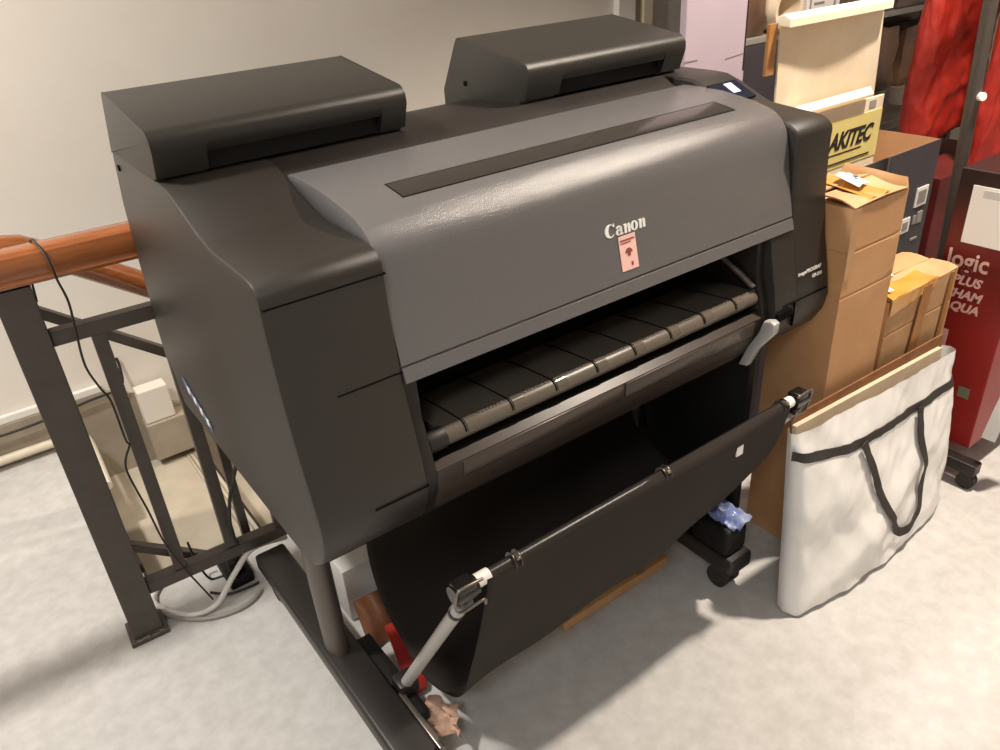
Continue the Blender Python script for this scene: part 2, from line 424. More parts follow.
for y0, y1 in ((.0845, .0862), (.1316, .1333)):
    prism([(y0, covz(y0)+.0008), (y1, covz(y1)+.0008), (y1, 1.03), (y0, 1.03)], .2505, .9365, into=b)
for x in (.2503, .9352): prism([(.0845, covz(.0845)+.0008), (.095, 1.0423), (.129, 1.0478), (.1333, covz(.1333)+.0008), (.1333, 1.03), (.0845, 1.03)], x, x+.0015, into=b)
obj('window_edge', b, M['gap'], wf, 0)

# --- brand lettering built as thick / thin strokes
def brand():
    b = bmesh.new(); dpt = .0012
    def ring(cx, cz, rx, rz, ix, iz, shift=0., a0=0, a1=360, n=28):
        A = []
        for k in range(n+1):
            t = math.radians(a0+(a1-a0)*k/n)
            A.append(((cx+rx*math.cos(t), cz+rz*math.sin(t)), (cx+shift+ix*math.cos(t), cz+iz*math.sin(t))))
        for (o0, i0), (o1, i1) in zip(A, A[1:]): poly([o0, o1, i1, i0])
    def poly(pts):
        A = [b.verts.new((p[0], 0, p[1])) for p in pts]; B = [b.verts.new((p[0], -dpt, p[1])) for p in pts]
        try:
            b.faces.new(A); b.faces.new(B[::-1])
            for i in range(len(pts)): b.faces.new((A[i], A[(i+1) % len(pts)], B[(i+1) % len(pts)], B[i]))
        except ValueError: pass
    # C
    ring(.55, .66, .55, .66, .30, .57, .12, 42, 318)
    poly([(.93, .98), (1.05, .98), (1.02, 1.32), (.93, 1.22)])
    # a
    x = 1.15
    ring(x+.30, .28, .30, .28, .10, .20, .03)
    poly([(x+.42, .0), (x+.68, .0), (x+.68, .78), (x+.42, .78)])
    ring(x+.36, .62, .32, .30, .12, .22, .03, 0, 165)
    poly([(x+.68, .0), (x+.8, .08), (x+.8, .12), (x+.68, .1)])
    def n_(x):
        poly([(x, .0), (x+.26, .0), (x+.26, .9), (x, .9)]); poly([(x-.08, .84), (x, .84), (x, .9), (x-.08, .88)])
        poly([(x+.26, .62), (x+.42, .86), (x+.5, .92), (x+.46, .70), (x+.36, .70), (x+.26, .5)])
        poly([(x+.40, .0), (x+.66, .0), (x+.66, .74), (x+.6, .88), (x+.5, .92), (x+.40, .80)])
    n_(2.08)
    ring(3.20, .46, .40, .48, .13, .40, 0)
    n_(3.74)
    bmesh.ops.remove_doubles(b, verts=b.verts, dist=1e-5)
    s = .0196
    bmesh.ops.transform(b, matrix=Matrix(((s, 0, 0, .5495), (0, 1, -.0, 0), (0, 0, s*.80, .9195), (0, 0, 0, 1))), verts=b.verts)
    for v in b.verts: v.co.y += .0043+(v.co.z-.906)*.17
    return b
obj('brand_lettering', brand(), M['paper'], hc, 0, label='white raised brand lettering')
yy = lambda z: .0040+(z-.906)*(.178 if z > .906 else .2222)-.0003
b = sheet([(.575, yy(.860), .860), (.612, yy(.860), .860), (.612, yy(.9165), .9165), (.575, yy(.9165), .9165)], -.0006)
b.free()
b = box(.575, .611, -.0008, 0, .862, .9165); bmesh.ops.bisect_plane(b, geom=b.verts[:]+b.edges[:]+b.faces[:], plane_co=(0, 0, .906), plane_no=(0, 0, 1))
for v in b.verts: v.co.y += yy(v.co.z)-.0001
sk = obj('sticker', b, M['pink'], hc, 0, label='small pink sticker')
b = bmesh.new()
box(.578, .608, -.0014, -.0006, .9085, .9105, into=b); box(.578, .600, -.0014, -.0006, .9045, .9060, into=b)
prism([(.5935+.0075*math.cos(math.radians(a)), .889+.0075*math.sin(math.radians(a))) for a in range(0, 181, 20)], -.0014, -.0006, axis='y', into=b)
box(.5905, .5965, -.0014, -.0006, .884, .889, into=b)
box(.596, .600, -.0014, -.0006, .868, .874, into=b); 
for v in b.verts: v.co.y += yy(v.co.z)-.0001
obj('sticker_print', b, M['pinkd'], sk, 0)

# --- ink tank covers
def tank(name, x0, x1, n0, n1, bz):
    out = [(.345, 1.069), (.331, 1.072), (.3165, 1.110)]+[(.3165, 1.118), (.3175, 1.125), (.321, 1.131), (.327, 1.1355), (.334, 1.1385)]+[(.533, 1.168), (.541, 1.166), (.547, 1.159), (.602, 1.066), (.602, bz), (.345, bz)]
    notch = [(.385, 1.069), (.385, 1.098), (.3235, 1.098)]+[(.3165, 1.110)]+out[3:]
    e = .0
    b = prism(out, x0, n0, e); prism(notch, n0, n1, e, into=b); prism(out, n1, x1, e, into=b)
    bmesh.ops.remove_doubles(b, verts=b.verts, dist=1e-5)
    t = obj('tank_cover', b, M['tank'], PR, 32, label=name.replace('_', ' '))
    b = box(n0+.0005, n1-.0005, .34, .384, 1.0695, 1.0965); obj('handle_recess', b, M['black'], t, 0)  # black block paints the shade inside the handle notch
    # rounded end rims
    for x in (x0, x1-.0015):
        o2 = [(y, z+.0005) for y, z in out]
        obj('end_rim', prism(o2, x-.0005 if x == x0 else x, x+.0015 if x == x0 else x+.002, .0008), M['tank'], t, 32)
    return t
tank('left_tank_cover', .0, .403, .075, .358, 1.0665)
tank('right_tank_cover', .655, 1.060, .735, 1.005, 1.03)
b = tube([(-.0025, .575, 1.045), (.002, .575, 1.045)], .005, 14); obj('side_screw', b, M['gap'], PR, 40)
b = tube([(.6525, .52, 1.085), (.658, .52, 1.085)], .005, 14); obj('side_screw', b, M['gap'], PR, 40)

# --- stand
def foot(x0, x1, ya=-.115, name='stand_foot'):
    b = box(x0, x1, ya, .67, .062, .105, .008, 3)
    f = obj(name, b, M['blacks'], PR, 40)
    for y in (ya+.035, .60):
        b = box((x0+x1)/2-.012, (x0+x1)/2+.012, y-.014, y+.014, .045, .062, .002)
        c = obj('caster', b, M['blacks'], f, 40)
        for s in (-1, 1):
            bb = tube([((x0+x1)/2+s*.006, y+.012, .027), ((x0+x1)/2+s*.024, y+.012, .027)], .027, 22); obj('wheel', bb, M['rubber'], c, 40)
    return f
fL = foot(.052, .125); fR = foot(.865, .938, -.062)
for xc in (.086, .905):
    b = tube([(xc, .300, .10), (xc, .302, .2), (xc, .305, .35), (xc, .30, .565)], .0225, 20, smooth=4, ry=.036)
    obj('stand_leg', b, M['legm'], PR, 50)
b = box(.942, .962, .0, .33, .105, .558, .006); obj('dark_filler_panel', b, M['black'], PR, 40)  # made-up black panel, added to darken the space under the right end
b = box(.1255, .158, .06, .30, .062, .088, .004); obj('floor_shade_plate', b, M['black'], fL, 40)  # added black plate, stands in for the floor shadow beside the left foot
b = box(.108, .878, .312, .330, .30, .40, .004); obj('cross_beam', b, M['blacks'], PR, 40)
# torn tape hanging at the left foot end
b = sheet([(.158, .050, .03), (.190, .0, .045), (.204, .04, .082), (.170, .09, .085)], .002, nx=8, ny=8, fn=lambda u, v: .012*math.sin(7*u+3*v)+.006*math.sin(17*v))
obj('torn_tape', b, M['torn'], fL, 50, label='torn pinkish masking tape')
b = box(.1245, .136, -.03, .12, .066, .10, .003); obj('arm_bracket', b, M['chrome'], fL, 40)
# blue/white wrap on the right foot
b = box(.868, .936, -.045, .06, .1045, .175, .012, 3); hub = obj('foot_hub', b, M['black'], fR, 40)
b = sheet([(.885, -.045, .172), (.945, -.045, .178), (.945, .045, .19), (.885, .045, .18)], .003, nx=14, ny=12, fn=lambda u, v: .018*math.sin(PI*u)*math.sin(PI*v)+.006*math.sin(13*u+9*v)+.004*math.cos(21*v-7*u))
obj('plastic_wrap', b, M['bluep'], fR, 50, label='crumpled blue and white plastic film')

# --- basket: rods, arms, clips, fabric
RY, RZ = -.112, .525
b = tube([(.163, RY, RZ), (.945, RY, RZ)], .0095, 16); rod = obj('basket_rod', b, M['blacks'], PR, 50)
b = tube([(.183, RY, RZ), (.207, RY, RZ)], .0112, 16); obj('rod_sleeve', b, M['white'], rod, 50, label='white sleeve')
b = tube([(.903, RY, RZ), (.922, RY, RZ)], .0112, 16); obj('rod_sleeve', b, M['white'], rod, 50, label='white sleeve')
b = tube([(.215, .275, .545), (.94, .275, .545)], .008, 12); obj('rear_rod', b, M['blacks'], PR, 50)
def clip(x, s):
    b = box(x-.017, x+.017, RY-.014, RY+.014, RZ-.017, RZ+.015, .005, 3)
    tube([(x-.020*s, RY, RZ-.004), (x+.02*s, RY, RZ-.004)], .0155, 18, into=b)
    box(x-.008, x+.012, RY-.006, RY+.018, RZ-.038, RZ-.012, .004, 2, into=b)
    c = obj('rod_clip', b, M['gloss'], PR, 40)
    b = tube([(x+.024*s, RY-.016, RZ+.016), (x-.014*s, RY-.016, RZ+.018), (x-.022*s, RY-.014, RZ+.006), (x-.022*s, RY-.010, RZ-.022), (x-.010*s, RY-.012, RZ-.030), (x+.022*s, RY-.016, RZ-.024), (x+.026*s, RY-.014, RZ-.036)], .0024, 8, smooth=5)
    obj('wire_loop', b, M['chrome'], c, 50)
clip(.163, 1); clip(.945, -1)
b = tube([(.163, RY+.008, RZ-.036), (.148, .125, .108)], .0115, 18); am = obj('basket_arm', b, M['steel'], PR, 50, label='pale grey tube')
b = tube([(.1615, RY+.026, RZ-.066), (.161, RY+.030, RZ-.073)], .0128, 18); obj('arm_ring', b, M['blacks'], am, 50)
b = tube([(.930, RY+.008, RZ-.036), (.856, .125, .108)], .0115, 18); obj('basket_arm', b, M['steel'], PR, 50, label='pale grey tube')
for xc in (.148, .852):
    b = box(xc-.02, xc+.02, .11, .15, .085, .118, .004); obj('arm_socket', b, M['blacks'], PR, 40)

TAGX = .752
def cloth():
    b = bmesh.new(); nx, nt = 60, 44; rows = []
    base = smoothpath([(0, -.112, .536), (0, -.1245, .525), (0, -.122, .50), (0, -.106, .40), (0, -.082, .31), (0, -.038, .20), (0, .03, .115), (0, .12, .066), (0, .20, .082), (0, .255, .15), (0, .276, .28), (0, .272, .42), (0, .268, .545)], 5)
    for i in range(nx+1):
        u = i/nx; row = []
        for k, p in enumerate(base):
            t = k/(len(base)-1)
            xr = .905+.030*max(0, min(1, (t-.12)/.45)); x = .197+u*(xr-.197)
            low = max(0, (.50-p.z)/.40)
            z = p.z+low*(.03*(1-abs(2*u-1))+.13*u*u)
            y = p.y+.010*math.sin(6.5*u+2*t)*math.sin(PI*t)+.004*math.sin(19*u)*low
            if low > 0: x += -.014*math.sin(PI*min(1, low))*(1-u)*1.2 - .0*u
            row.append(b.verts.new((x, y, z)))
        rows.append(row)
    for i in range(nx):
        for k in range(len(base)-1): b.faces.new((rows[i][k], rows[i+1][k], rows[i+1][k+1], rows[i][k+1]))
    return b
b = cloth(); ck = obj('basket_fabric', b, M['clothb'], PR, 60, label='black fabric sling')
sm = ck.modifiers.new('thick', 'SOLIDIFY'); sm.thickness = .0018
# white tag and little clips on the rod
b = box(TAGX, TAGX+.018, -.1265, -.1235, .482, .503, .001); obj('care_tag', b, M['paper'], ck, 0, label='small white tag')
for x in (.255, .575, .895):
    b = tube([(x-.006, RY, RZ), (x-.005, RY, RZ)], .0145, 16); tube([(x+.005, RY, RZ), (x+.006, RY, RZ)], .0145, 16, into=b); box(x-.004, x+.004, RY-.0135, RY+.0, RZ+.008, RZ+.0135, .001, into=b)
    obj('fabric_clip', b, M['chrome'], rod, 50)

# ------------------------------------------------------------------ things on the floor under the printer
t = empty('white_carton', (.25, .50, 0), 'dented white carton lying on the floor behind the left leg of the printer', 'carton')
b = box(.17, .33, .43, .56, .002, .15, .004); obj('carton_body', b, M['paper2'], t, 30)
b = box(.168, .332, .492, .499, .149, .152, .0005); obj('tape_strip', b, M['cableg'], t, 0)
b = sheet([(.165, .335, .002), (.255, .335, .002), (.245, .40, .085), (.17, .40, .09)], .012, nx=8, ny=8, fn=lambda u, v: .012*math.sin(PI*u)*math.sin(PI*v)+.003*math.sin(12*u))
obj('brown_pouch', b, M['pouch'], None, 60, label='shiny orange-brown pouch leaning against the white carton under the printer', cat='pouch')
b = sheet([(.172, .165, .006), (.205, .165, .006), (.252, .32, .045), (.200, .32, .05)], .012, nx=4, ny=10, fn=lambda u, v: .006*math.sin(9*v))
obj('red_strap', b, M['red'], None, 60, label='red strip of cloth lying on the floor under the printer beside the left foot', cat='cloth')
t = empty('cardboard_sheet', (.72, .2, 0), 'low brown cardboard tray on the floor behind the black fabric basket', 'cardboard')
b = box(.52, .845, .10, .30, .001, .028, .002); obj('tray', b, M['card2'], t, 30)
b = box(.745, .765, .098, .302, .0275, .0295); obj('tape_strip', b, M['tape2'], t, 0)

# power strip and cables on the left
t = empty('power_strip', (.1, .75, 0), 'black power strip with plugs on the floor by the rear of the left foot', 'power strip')
b = box(-.012, .048, .705, .85, .001, .035, .006); box(.0, .036, .72, .75, .035, .066, .005, into=b); box(.004, .03, .78, .806, .035, .06, .005, into=b)
obj('strip_body', b, M['black'], t, 40)
b = tube([(.02, .735, .06), (.03, .70, .12), (.02, .67, .2), (.03, .64, .3), (.06, .60, .42), (.075, .55, .557)], .004, 8, smooth=6); obj('plug_cable', b, M['cableb'], t, 50)
b = tube([(.15, .735, .06), (.06, .70, .10), (.0, .69, .06), (-.06, .675, .012), (-.12, .69, .009), (-.172, .775, .009), (-.160, .82, .009), (-.12, .86, .009)], .007, 10, smooth=8)
obj('white_cable', b, M['cablew'], None, 60, label='thick white cable looping over the floor from behind the railing post to the printer', cat='cable')
b = tube([(-.155, .84, .007), (-.172, .76, .007), (-.145, .705, .006), (-.09, .655, .006), (-.03, .635, .006), (.015, .64, .006), (.045, .66, .006)], .0052, 10, smooth=8)
obj('grey_cable', b, M['cableg'], None, 60, label='grey cable lying on the floor nearest the viewer beside the white cable', cat='cable')
b = tube([(-.06, .80, .12), (-.055, .80, .06), (-.04, .78, .006), (.0, .765, .005), (.03, .70, .02)], .003, 8, smooth=8)
tube([(-.055, .735, .004), (-.02, .70, .004), (.03, .69, .004), (.05, .69, .005)], .003, 8, smooth=8, into=b)
obj('thin_dark_cable', b, M['cableb'], None, 60, label='thin dark cables curling on the floor between the railing and the power strip', cat='cable')

# ------------------------------------------------------------------ railing
RL = empty('landing_railing', (-.19, .717, 0), 'dark metal railing with a thick varnished wooden handrail left of the printer', 'railing')
y = .717
b = box(-.222, -.160, y-.03, y+.03, .010, .855, .002); ps = obj('post', b, M['rail'], RL, 0)
b = box(-.232, -.150, y-.040, y+.040, .0, .012, .002); bp = obj('base_plate', b, M['rail'], ps, 0)
b = bmesh.new()
for i in range(26):
    xx = -.222+random.random()*.06; yv = y-.0395+random.random()*.006
    box(xx, xx+.004+random.random()*.008, yv, yv+.003, .0118, .0128, into=b)
    
obj('chipped_paint', b, M['cableg'], bp, 0)
b = box(-.160, .29, y-.014, y+.014, .728, .757, .002); obj('top_bar', b, M['rail'], RL, 0)
b = box(-.160, .29, y-.016, y+.016, .105, .134, .002); obj('bottom_bar', b, M['rail'], RL, 0)
for x in (-.083, .035, .153, .271):
    b = box(x-.013, x+.013, y-.012, y+.012, .134, .728, .001); obj('baluster', b, M['rail'], RL, 0)
hp = [(-.034, .872), (.034, .872), (.038, .878), (.034, .886), (.036, .905), (.028, .922), (.012, .931), (-.012, .931), (-.028, .922), (-.036, .905), (-.034, .886), (-.038, .878)]
b = prism([(y+p[0], p[1]-.012) for p in hp], -1.2, .24, .002); obj('handrail', b, M['wood'], RL, 30, label='varnished wooden handrail')
RL.rotation_euler = (0, 0, math.radians(-2.5)); RL.location.x -= .017
b = box(-.6, .24, y-.012, y+.012, .852, .860, .001); obj('rail_flat', b, M['rail'], RL, 0)
# stair railing behind, descending to the right
SR = empty('stair_railing', (-.18, .93, 0), 'second dark railing with a wooden handrail sloping down along the stairs', 'railing')
y = .93; sl = -.80
def sloped(x0, z0, x1, hw, hh):
    z1 = z0+sl*(x1-x0)
    return prism([(x0, z0-hh), (x1, z1-hh), (x1, z1+hh), (x0, z0+hh)], y-hw, y+hw, .002, axis='y')
b = tube([(-.40, y, .850), (-.26, y, .862), (-.185, y, .862), (-.165, y, .858), (-.09, y, .812), (.08, y, .690), (.55, y, .33)], .030, 14, ry=.027)
obj('handrail', b, M['wood'], SR, 40, label='varnished wooden handrail')
b = sloped(-.19, .735, .6, .013, .014); obj('top_bar', b, M['rail'], SR, 0)
b = sloped(-.22, .125, .55, .013, .013); obj('bottom_bar', b, M['rail'], SR, 0)
b = box(-.198, -.168, y-.016, y+.016, .004, .84, .002); obj('post', b, M['rail'], SR, 0)
for x in (.10, .22, .34, .46):
    b = box(x-.011, x+.011, y-.010, y+.010, .125+sl*(x+.22), .735+sl*(x+.19), .001); obj('baluster', b, M['rail'], SR, 0)
b = tube([(-.175, .76, .80), (-.165, .765, .88), (-.150, .735, .920), (-.146, .69, .922), (-.140, .660, .90), (-.138, .655, .865), (-.133, .66, .819), (-.138, .662, .762), (-.143, .665, .691), (-.132, .668, .637), (-.122, .670, .60), (-.121, .672, .512), (-.117, .672, .498), (-.133, .672, .469), (-.138, .672, .434), (-.127, .67, .337), (-.119, .67, .25), (-.10, .675, .16), (-.08, .68, .09), (-.06, .69, .02)], .0022, 8, smooth=6)
obj('hanging_cable', b, M['cableb'], None, 60, label='thin dark cable hanging over the wooden handrail and down the railing', cat='cable')

# ------------------------------------------------------------------ cardboard boxes on the right
def loopfaces(x0, x1, y0, y1, z0, z1, bv): return box(x0, x1, y0, y1, z0, z1, bv)
A = empty('tall_carton', (1.21, .01, 0), 'tall narrow brown cardboard box beside the right end of the printer', 'box')
def carton_body(x0, x1, y0, y1, z0, z1, creases, amp=.002):
    b = bmesh.new(); nx, nz = 10, 40
    ring = []
    per = [(x0+(x1-x0)*i/nx, y0, 0, -1) for i in range(nx)]+[(x1, y0+(y1-y0)*i/nx, 1, 0) for i in range(nx)]+[(x1-(x1-x0)*i/nx, y1, 0, 1) for i in range(nx)]+[(x0, y1-(y1-y0)*i/nx, -1, 0) for i in range(nx)]
    rows = []
    zs = sorted(set([z0+(z1-z0)*k/nz for k in range(nz+1)]+[c+d for c in creases for d in (-.004, 0, .004)]))
    for z in zs:
        row = []
        for (x, yv, ax, ay) in per:
            d = amp*noise.noise(Vector((x*9, yv*9, z*7)))*1.5
            for c in creases:
                if abs(z-c) < .001: d -= .0022
            row.append(b.verts.new((x+ax*d, yv+ay*d, z)))
        rows.append(row)
    n = len(per)
    for r0, r1 in zip(rows, rows[1:]):
        for i in range(n): b.faces.new((r0[i], r0[(i+1) % n], r1[(i+1) % n], r1[i]))
    b.faces.new(rows[0][::-1]); b.faces.new(rows[-1])
    return b
ab = obj('carton_body', carton_body(1.118, 1.306, -.066, .088, 0, .845, [.66, .755, .30], .0015), M['card'], A, 25)
# top flaps, not quite closed
b = sheet([(1.117, -.068, .846), (1.30, -.068, .846), (1.29, .008, .856), (1.12, .008, .860)], .003, nx=8, ny=5, fn=lambda u, v: .004*math.sin(3*u+4*v)); obj('top_flap', b, M['card2'], A, 40)
b = sheet([(1.125, .016, .858), (1.30, .016, .853), (1.306, .088, .848), (1.12, .088, .848)], .003, nx=8, ny=5, fn=lambda u, v: .004*math.sin(2*u+4*v)); obj('top_flap', b, M['card'], A, 40)
b = sheet([(1.303, -.066, .845), (1.303, .088, .845), (1.318, .086, .868), (1.314, -.055, .864)], .003, nx=8, ny=2, fn=lambda u, v: .003*math.sin(9*u)); obj('side_flap', b, M['card2'], A, 40)
b = sheet([(1.17, -.064, .852), (1.235, -.066, .853), (1.235, .07, .866), (1.17, .07, .866)], .0012, nx=6, ny=8, fn=lambda u, v: .003*math.sin(9*u+3*v)); obj('tape_strip', b, M['tape'], A, 40, label='glossy orange packing tape')
b = sheet([(1.185, -.030, .866), (1.232, -.024, .867), (1.238, .026, .876), (1.195, .03, .876)], .0012, nx=4, ny=4, fn=lambda u, v: .004*math.sin(5*u)); pl = obj('shipping_label', b, M['paper'], A, 40, label='white shipping label')
b = box(1.204, 1.212, -.010, .0, .871, .8745); box(1.216, 1.223, -.002, .006, .873, .8762, into=b); obj('label_print', b, M['blue'], pl, 0)
b = box(1.1165, 1.140, -.0685, -.066, .70, .845, .0003); obj('tape_strip', b, M['card2'], A, 0)

B = empty('taped_carton', (1.47, .0, 0), 'brown cardboard box wrapped in yellowish packing tape behind the white bag', 'box')
obj('carton_body', carton_body(1.330, 1.617, -.063, .075, 0, .582, [.50], .0015), M['card2'], B, 25)
b = sheet([(1.333, -.064, .585), (1.615, -.064, .585), (1.612, .0, .592), (1.335, .0, .590)], .003, nx=8, ny=3, fn=lambda u, v: .003*math.sin(6*u+5*v)); obj('top_flap', b, M['card2'], B, 40)
b = sheet([(1.335, .004, .590), (1.61, .004, .590), (1.615, .074, .585), (1.335, .074, .585)], .003, nx=8, ny=3, fn=lambda u, v: .003*math.sin(5*u+5*v)); obj('top_flap', b, M['card'], B, 40)
b = sheet([(1.331, -.067, .590), (1.52, -.067, .590), (1.50, -.02, .597), (1.333, -.02, .596)], .0012, nx=12, ny=3, fn=lambda u, v: .003*math.sin(9*u+5*v)); 
tp = obj('tape_strip', b, M['tape'], B, 40, label='glossy amber packing tape')
b = sheet([(1.328, -.0685, .552), (1.50, -.0685, .572), (1.52, -.0685, .592), (1.328, -.0685, .592)], -.001, nx=14, ny=2, fn=lambda u, v: -.0008*math.sin(30*u)); obj('tape_overlap', b, M['tape'], B, 40)
for (xa, xb, xt) in ((1.44, 1.475, .02), (1.57, 1.585, .01)):
    b = prism([(xa-.03, .12), (xb-.05, .12), (xb, .35), (xb+xt, .585), (xa+xt, .585), (xa, .35)], -.0695, -.0665, axis='y'); obj('tape_strip', b, M['tape2'], B, 0, label='brown tape strip')
b = sheet([(1.37, .005, .600), (1.44, -.005, .600), (1.46, .025, .604), (1.40, .045, .604)], .0012, nx=5, ny=3, fn=lambda u, v: .004*math.sin(4*u)); obj('shipping_label', b, M['paper'], B, 40, label='white label under tape')
b = sheet([(1.338, -.045, .600), (1.362, -.05, .600), (1.367, -.02, .604), (1.343, -.016, .604)], .0012); obj('shipping_label', b, M['paper'], B, 40)

# open navy box
def open_box(name, x0, x1, y0, y1, z0, z1, t, mo, mi_, label, cat):
    e = empty(name, ((x0+x1)/2, (y0+y1)/2, z0), label, cat)
    b = bmesh.new()
    box(x0, x1, y0, y0+t, z0, z1, mi=0, into=b); box(x0, x1, y1-t, y1, z0, z1, into=b); box(x0, x0+t, y0+t, y1-t, z0, z1, into=b); box(x1-t, x1, y0+t, y1-t, z0, z1, into=b); box(x0, x1, y0, y1, z0, z0+t, into=b)
    obj('box_shell', b, mo, e, 0)
    b = bmesh.new(); q = t+.0005
    box(x0+q, x1-q, y0+q, y0+q+.001, z0+q, z1+.0005, into=b); box(x0+q, x1-q, y1-q-.001, y1-q, z0+q, z1+.0005, into=b)
    box(x0+q, x0+q+.001, y0+q, y1-q, z0+q, z1+.0005, into=b); box(x1-q-.001, x1-q, y0+q, y1-q, z0+q, z1+.0005, into=b); box(x0+q, x1-q, y0+q, y1-q, z0+q, z0+q+.001, into=b)
    obj('inner_lining', b, mi_, e, 0, label='plain cardboard inside')
    return e
Cb = open_box('open_carton', 1.335, 2.07, .25, .60, 0, .752, .004, M['navy'], M['card'], 'large open dark grey printed carton with bare cardboard inside, behind the taped box', 'box')
b = box(1.985, 2.045, .2465, .25, .572, .628); lb = obj('white_label', b, M['paper'], Cb, 0, label='white barcode label')
b = bmesh.new()
for k in range(8): box(1.993+.0055*k, 1.9955+.0055*k+.001*(k % 2), .245, .2466, .580, .618, into=b)
obj('barcode', b, M['cableg'], lb, 0)
b = box(1.925, 1.975, .2465, .25, .505, .548); lb = obj('white_label', b, M['paper'], Cb, 0, label='square white label')
b = box(1.936, 1.964, .245, .2466, .515, .538); obj('label_print', b, M['cableg'], lb, 0)
for x0, x1, z0, z1 in ((1.992, 2.008, .520, .545), (2.014, 2.04, .518, .552), (2.0, 2.035, .468, .474)):
    b = box(x0, x1, .2465, .25, z0, z1); obj('handling_mark', b, M['cableg'], Cb, 0)
b = box(1.80, 1.804, .2465, .25, .60, .752); obj('edge_crease', b, M['cableg'], Cb, 0)

# cream box standing with raised lid in the open carton
D = empty('cream_box', (1.5, .3, .57), 'cream box with a yellow printed front and its tall lid standing open, above the boxes', 'box')
b = sheet([(1.25, .405, .60), (1.80, .405, .60), (1.775, .365, 1.135), (1.27, .365, 1.135)], .004, nx=14, ny=10, fn=lambda u, v: .012*math.sin(PI*u)*math.sin(PI*v)); 
b.free()
def P(u, v): return None
b = sheet([(1.345, .295, .60), (1.775, .295, .60), (1.690, .275, 1.130), (1.302, .275, 1.130)], .004, nx=16, ny=10, fn=lambda u, v: -.010*math.sin(PI*u)*math.sin(PI*v)+.004*math.sin(5*u+3*v)); lid = obj('raised_lid', b, M['cream'], D, 50, label='tall cream lid')
b = prism([(.245, 1.127), (.282, 1.130), (.282, 1.146), (.262, 1.152), (.245, 1.143)], 1.298, 1.690, .002); obj('lid_fold', b, M['creame'], lid, 40, label='bright folded edge')
b = box(1.272, 1.300, .275, .283, 1.03, 1.135, .001); obj('lid_ear', b, M['tape2'], lid, 0, label='brown cardboard ear')
# front of the box: white band above yellow band, wider toward viewer
b = box(1.345, 1.735, .255, .262, .60, .925, .001)
obj('box_front', b, M['cream'], D, 0)
b = box(1.346, 1.734, .2535, .2549, .775, .892); yb = obj('yellow_panel', b, M['yellow'], D, 0, label='yellow printed panel')
b = box(1.345, 1.734, .25345, .2549, .76, .775); b.free()
b = box(1.50, 1.70, .2515, .2534, .786, .789); obj('panel_line', b, M['ink'], yb, 0)
b = text_bm('AKITEC', .057, (1.517, .2528, .822), (1, 0, 0), (.12, 0, 1), offset=.0022, shear=.2, depth=.001, sx=.92)
obj('box_lettering', b, M['ink'], yb, 0, label='bold black lettering')
b = box(1.52, 1.66, .2525, .2534, .808, .811); obj('small_print', b, M['ink'], yb, 0)
b = box(1.672, 1.70, .2535, .2549, .900, .918); obj('stamp', b, M['cableg'], D, 0)
b = prism([(.238, .940), (.250, .936), (.262, .950), (.250, .956)], 1.36, 1.655, .001); obj('front_fold', b, M['creame'], D, 30)

# cardboard offcut resting between
b = sheet([(1.315, .10, .85), (1.36, .10, .84), (1.37, .19, .86), (1.32, .19, .87)], .003); b.free()

# lilac tall box
L = empty('lilac_carton', (1.7, .85, 0), 'tall pale lilac cardboard box standing behind the printer', 'box')
b = box(1.548, 1.812, .75, .775, .001, 1.62, .003); obj('carton_body', b, M['lilac'], L, 0)
b = box(1.803, 1.808, .7485, .75, .93, 1.62); obj('edge_line', b, M['ink'], L, 0)
b = sheet([(1.545, .7485, .985), (1.60, .7485, .985), (1.60, .7485, .988), (1.545, .7485, .990)], -.001); join(b, sheet([(1.72, .7485, .972), (1.80, .7485, .978), (1.80, .7485, .981), (1.72, .7485, .975)], -.001)); obj('tape_crease', b, M['cableg'], L, 0)

# shelf unit with packages, behind the boxes
S = empty('shelf_unit', (2.7, 1.2, 0), 'dark grey shelf unit loaded with packages behind the boxes', 'shelf')
for z in (.30, .64, .962):
    b = box(2.10, 3.75, 1.0, 1.20, z-.02, z, .002); obj('shelf_board', b, M['cableg'], S, 0)
b = box(2.10, 2.32, .995, 1.0, .02, .940, .001); obj('side_panel', b, M['navy'], S, 0)
for x, yv in ((3.70, 1.0), (3.70, 1.16), (2.9, 1.0)):
    b = box(x, x+.035, yv+.001, yv+.036, 0, 1.6, .001); obj('upright', b, M['blacks'], S, 0)
b = box(2.16, 3.75, 1.201, 1.21, .0, 1.6); obj('back_panel', b, M['brownp'], S, 0)
def lathe_ring(c, ro, ri, y0, y1):
    b = bmesh.new(); n = 36; R4 = []
    for (r, yv) in ((ro, y0), (ro, y1), (ri, y1), (ri, y0)):
        R4.append([b.verts.new((c[0]+r*math.cos(2*PI*k/n), yv, c[1]+r*math.sin(2*PI*k/n))) for k in range(n)])
    for a in range(4):
        for k in range(n): b.faces.new((R4[a][k], R4[a][(k+1) % n], R4[(a+1) % 4][(k+1) % n], R4[(a+1) % 4][k]))
    return b
b = lathe_ring((2.338, 1.0395), .077, .062, .985, 1.195); obj('cardboard_tube', b, M['cream'], None, 40, label='cream cardboard tube lying on top of the shelf, its dark open end facing front', cat='tube')
t = empty('labelled_box', (2.6, 1.2, .963), 'small white labelled box on top of the shelf right of the cardboard tube', 'box')
b = box(2.46, 2.66, 1.0, 1.19, .963, 1.14, .003); obj('box_body', b, M['paper'], t, 0)
b = box(2.475, 2.482, .998, 1.0, 1.0, 1.12); box(2.50, 2.56, .998, 1.0, 1.035, 1.043, into=b); box(2.62, 2.63, .998, 1.0, 1.0, 1.12, into=b); box(2.50, 2.60, .998, 1.0, 1.07, 1.08, into=b); obj('box_print', b, M['cableg'], t, 0)
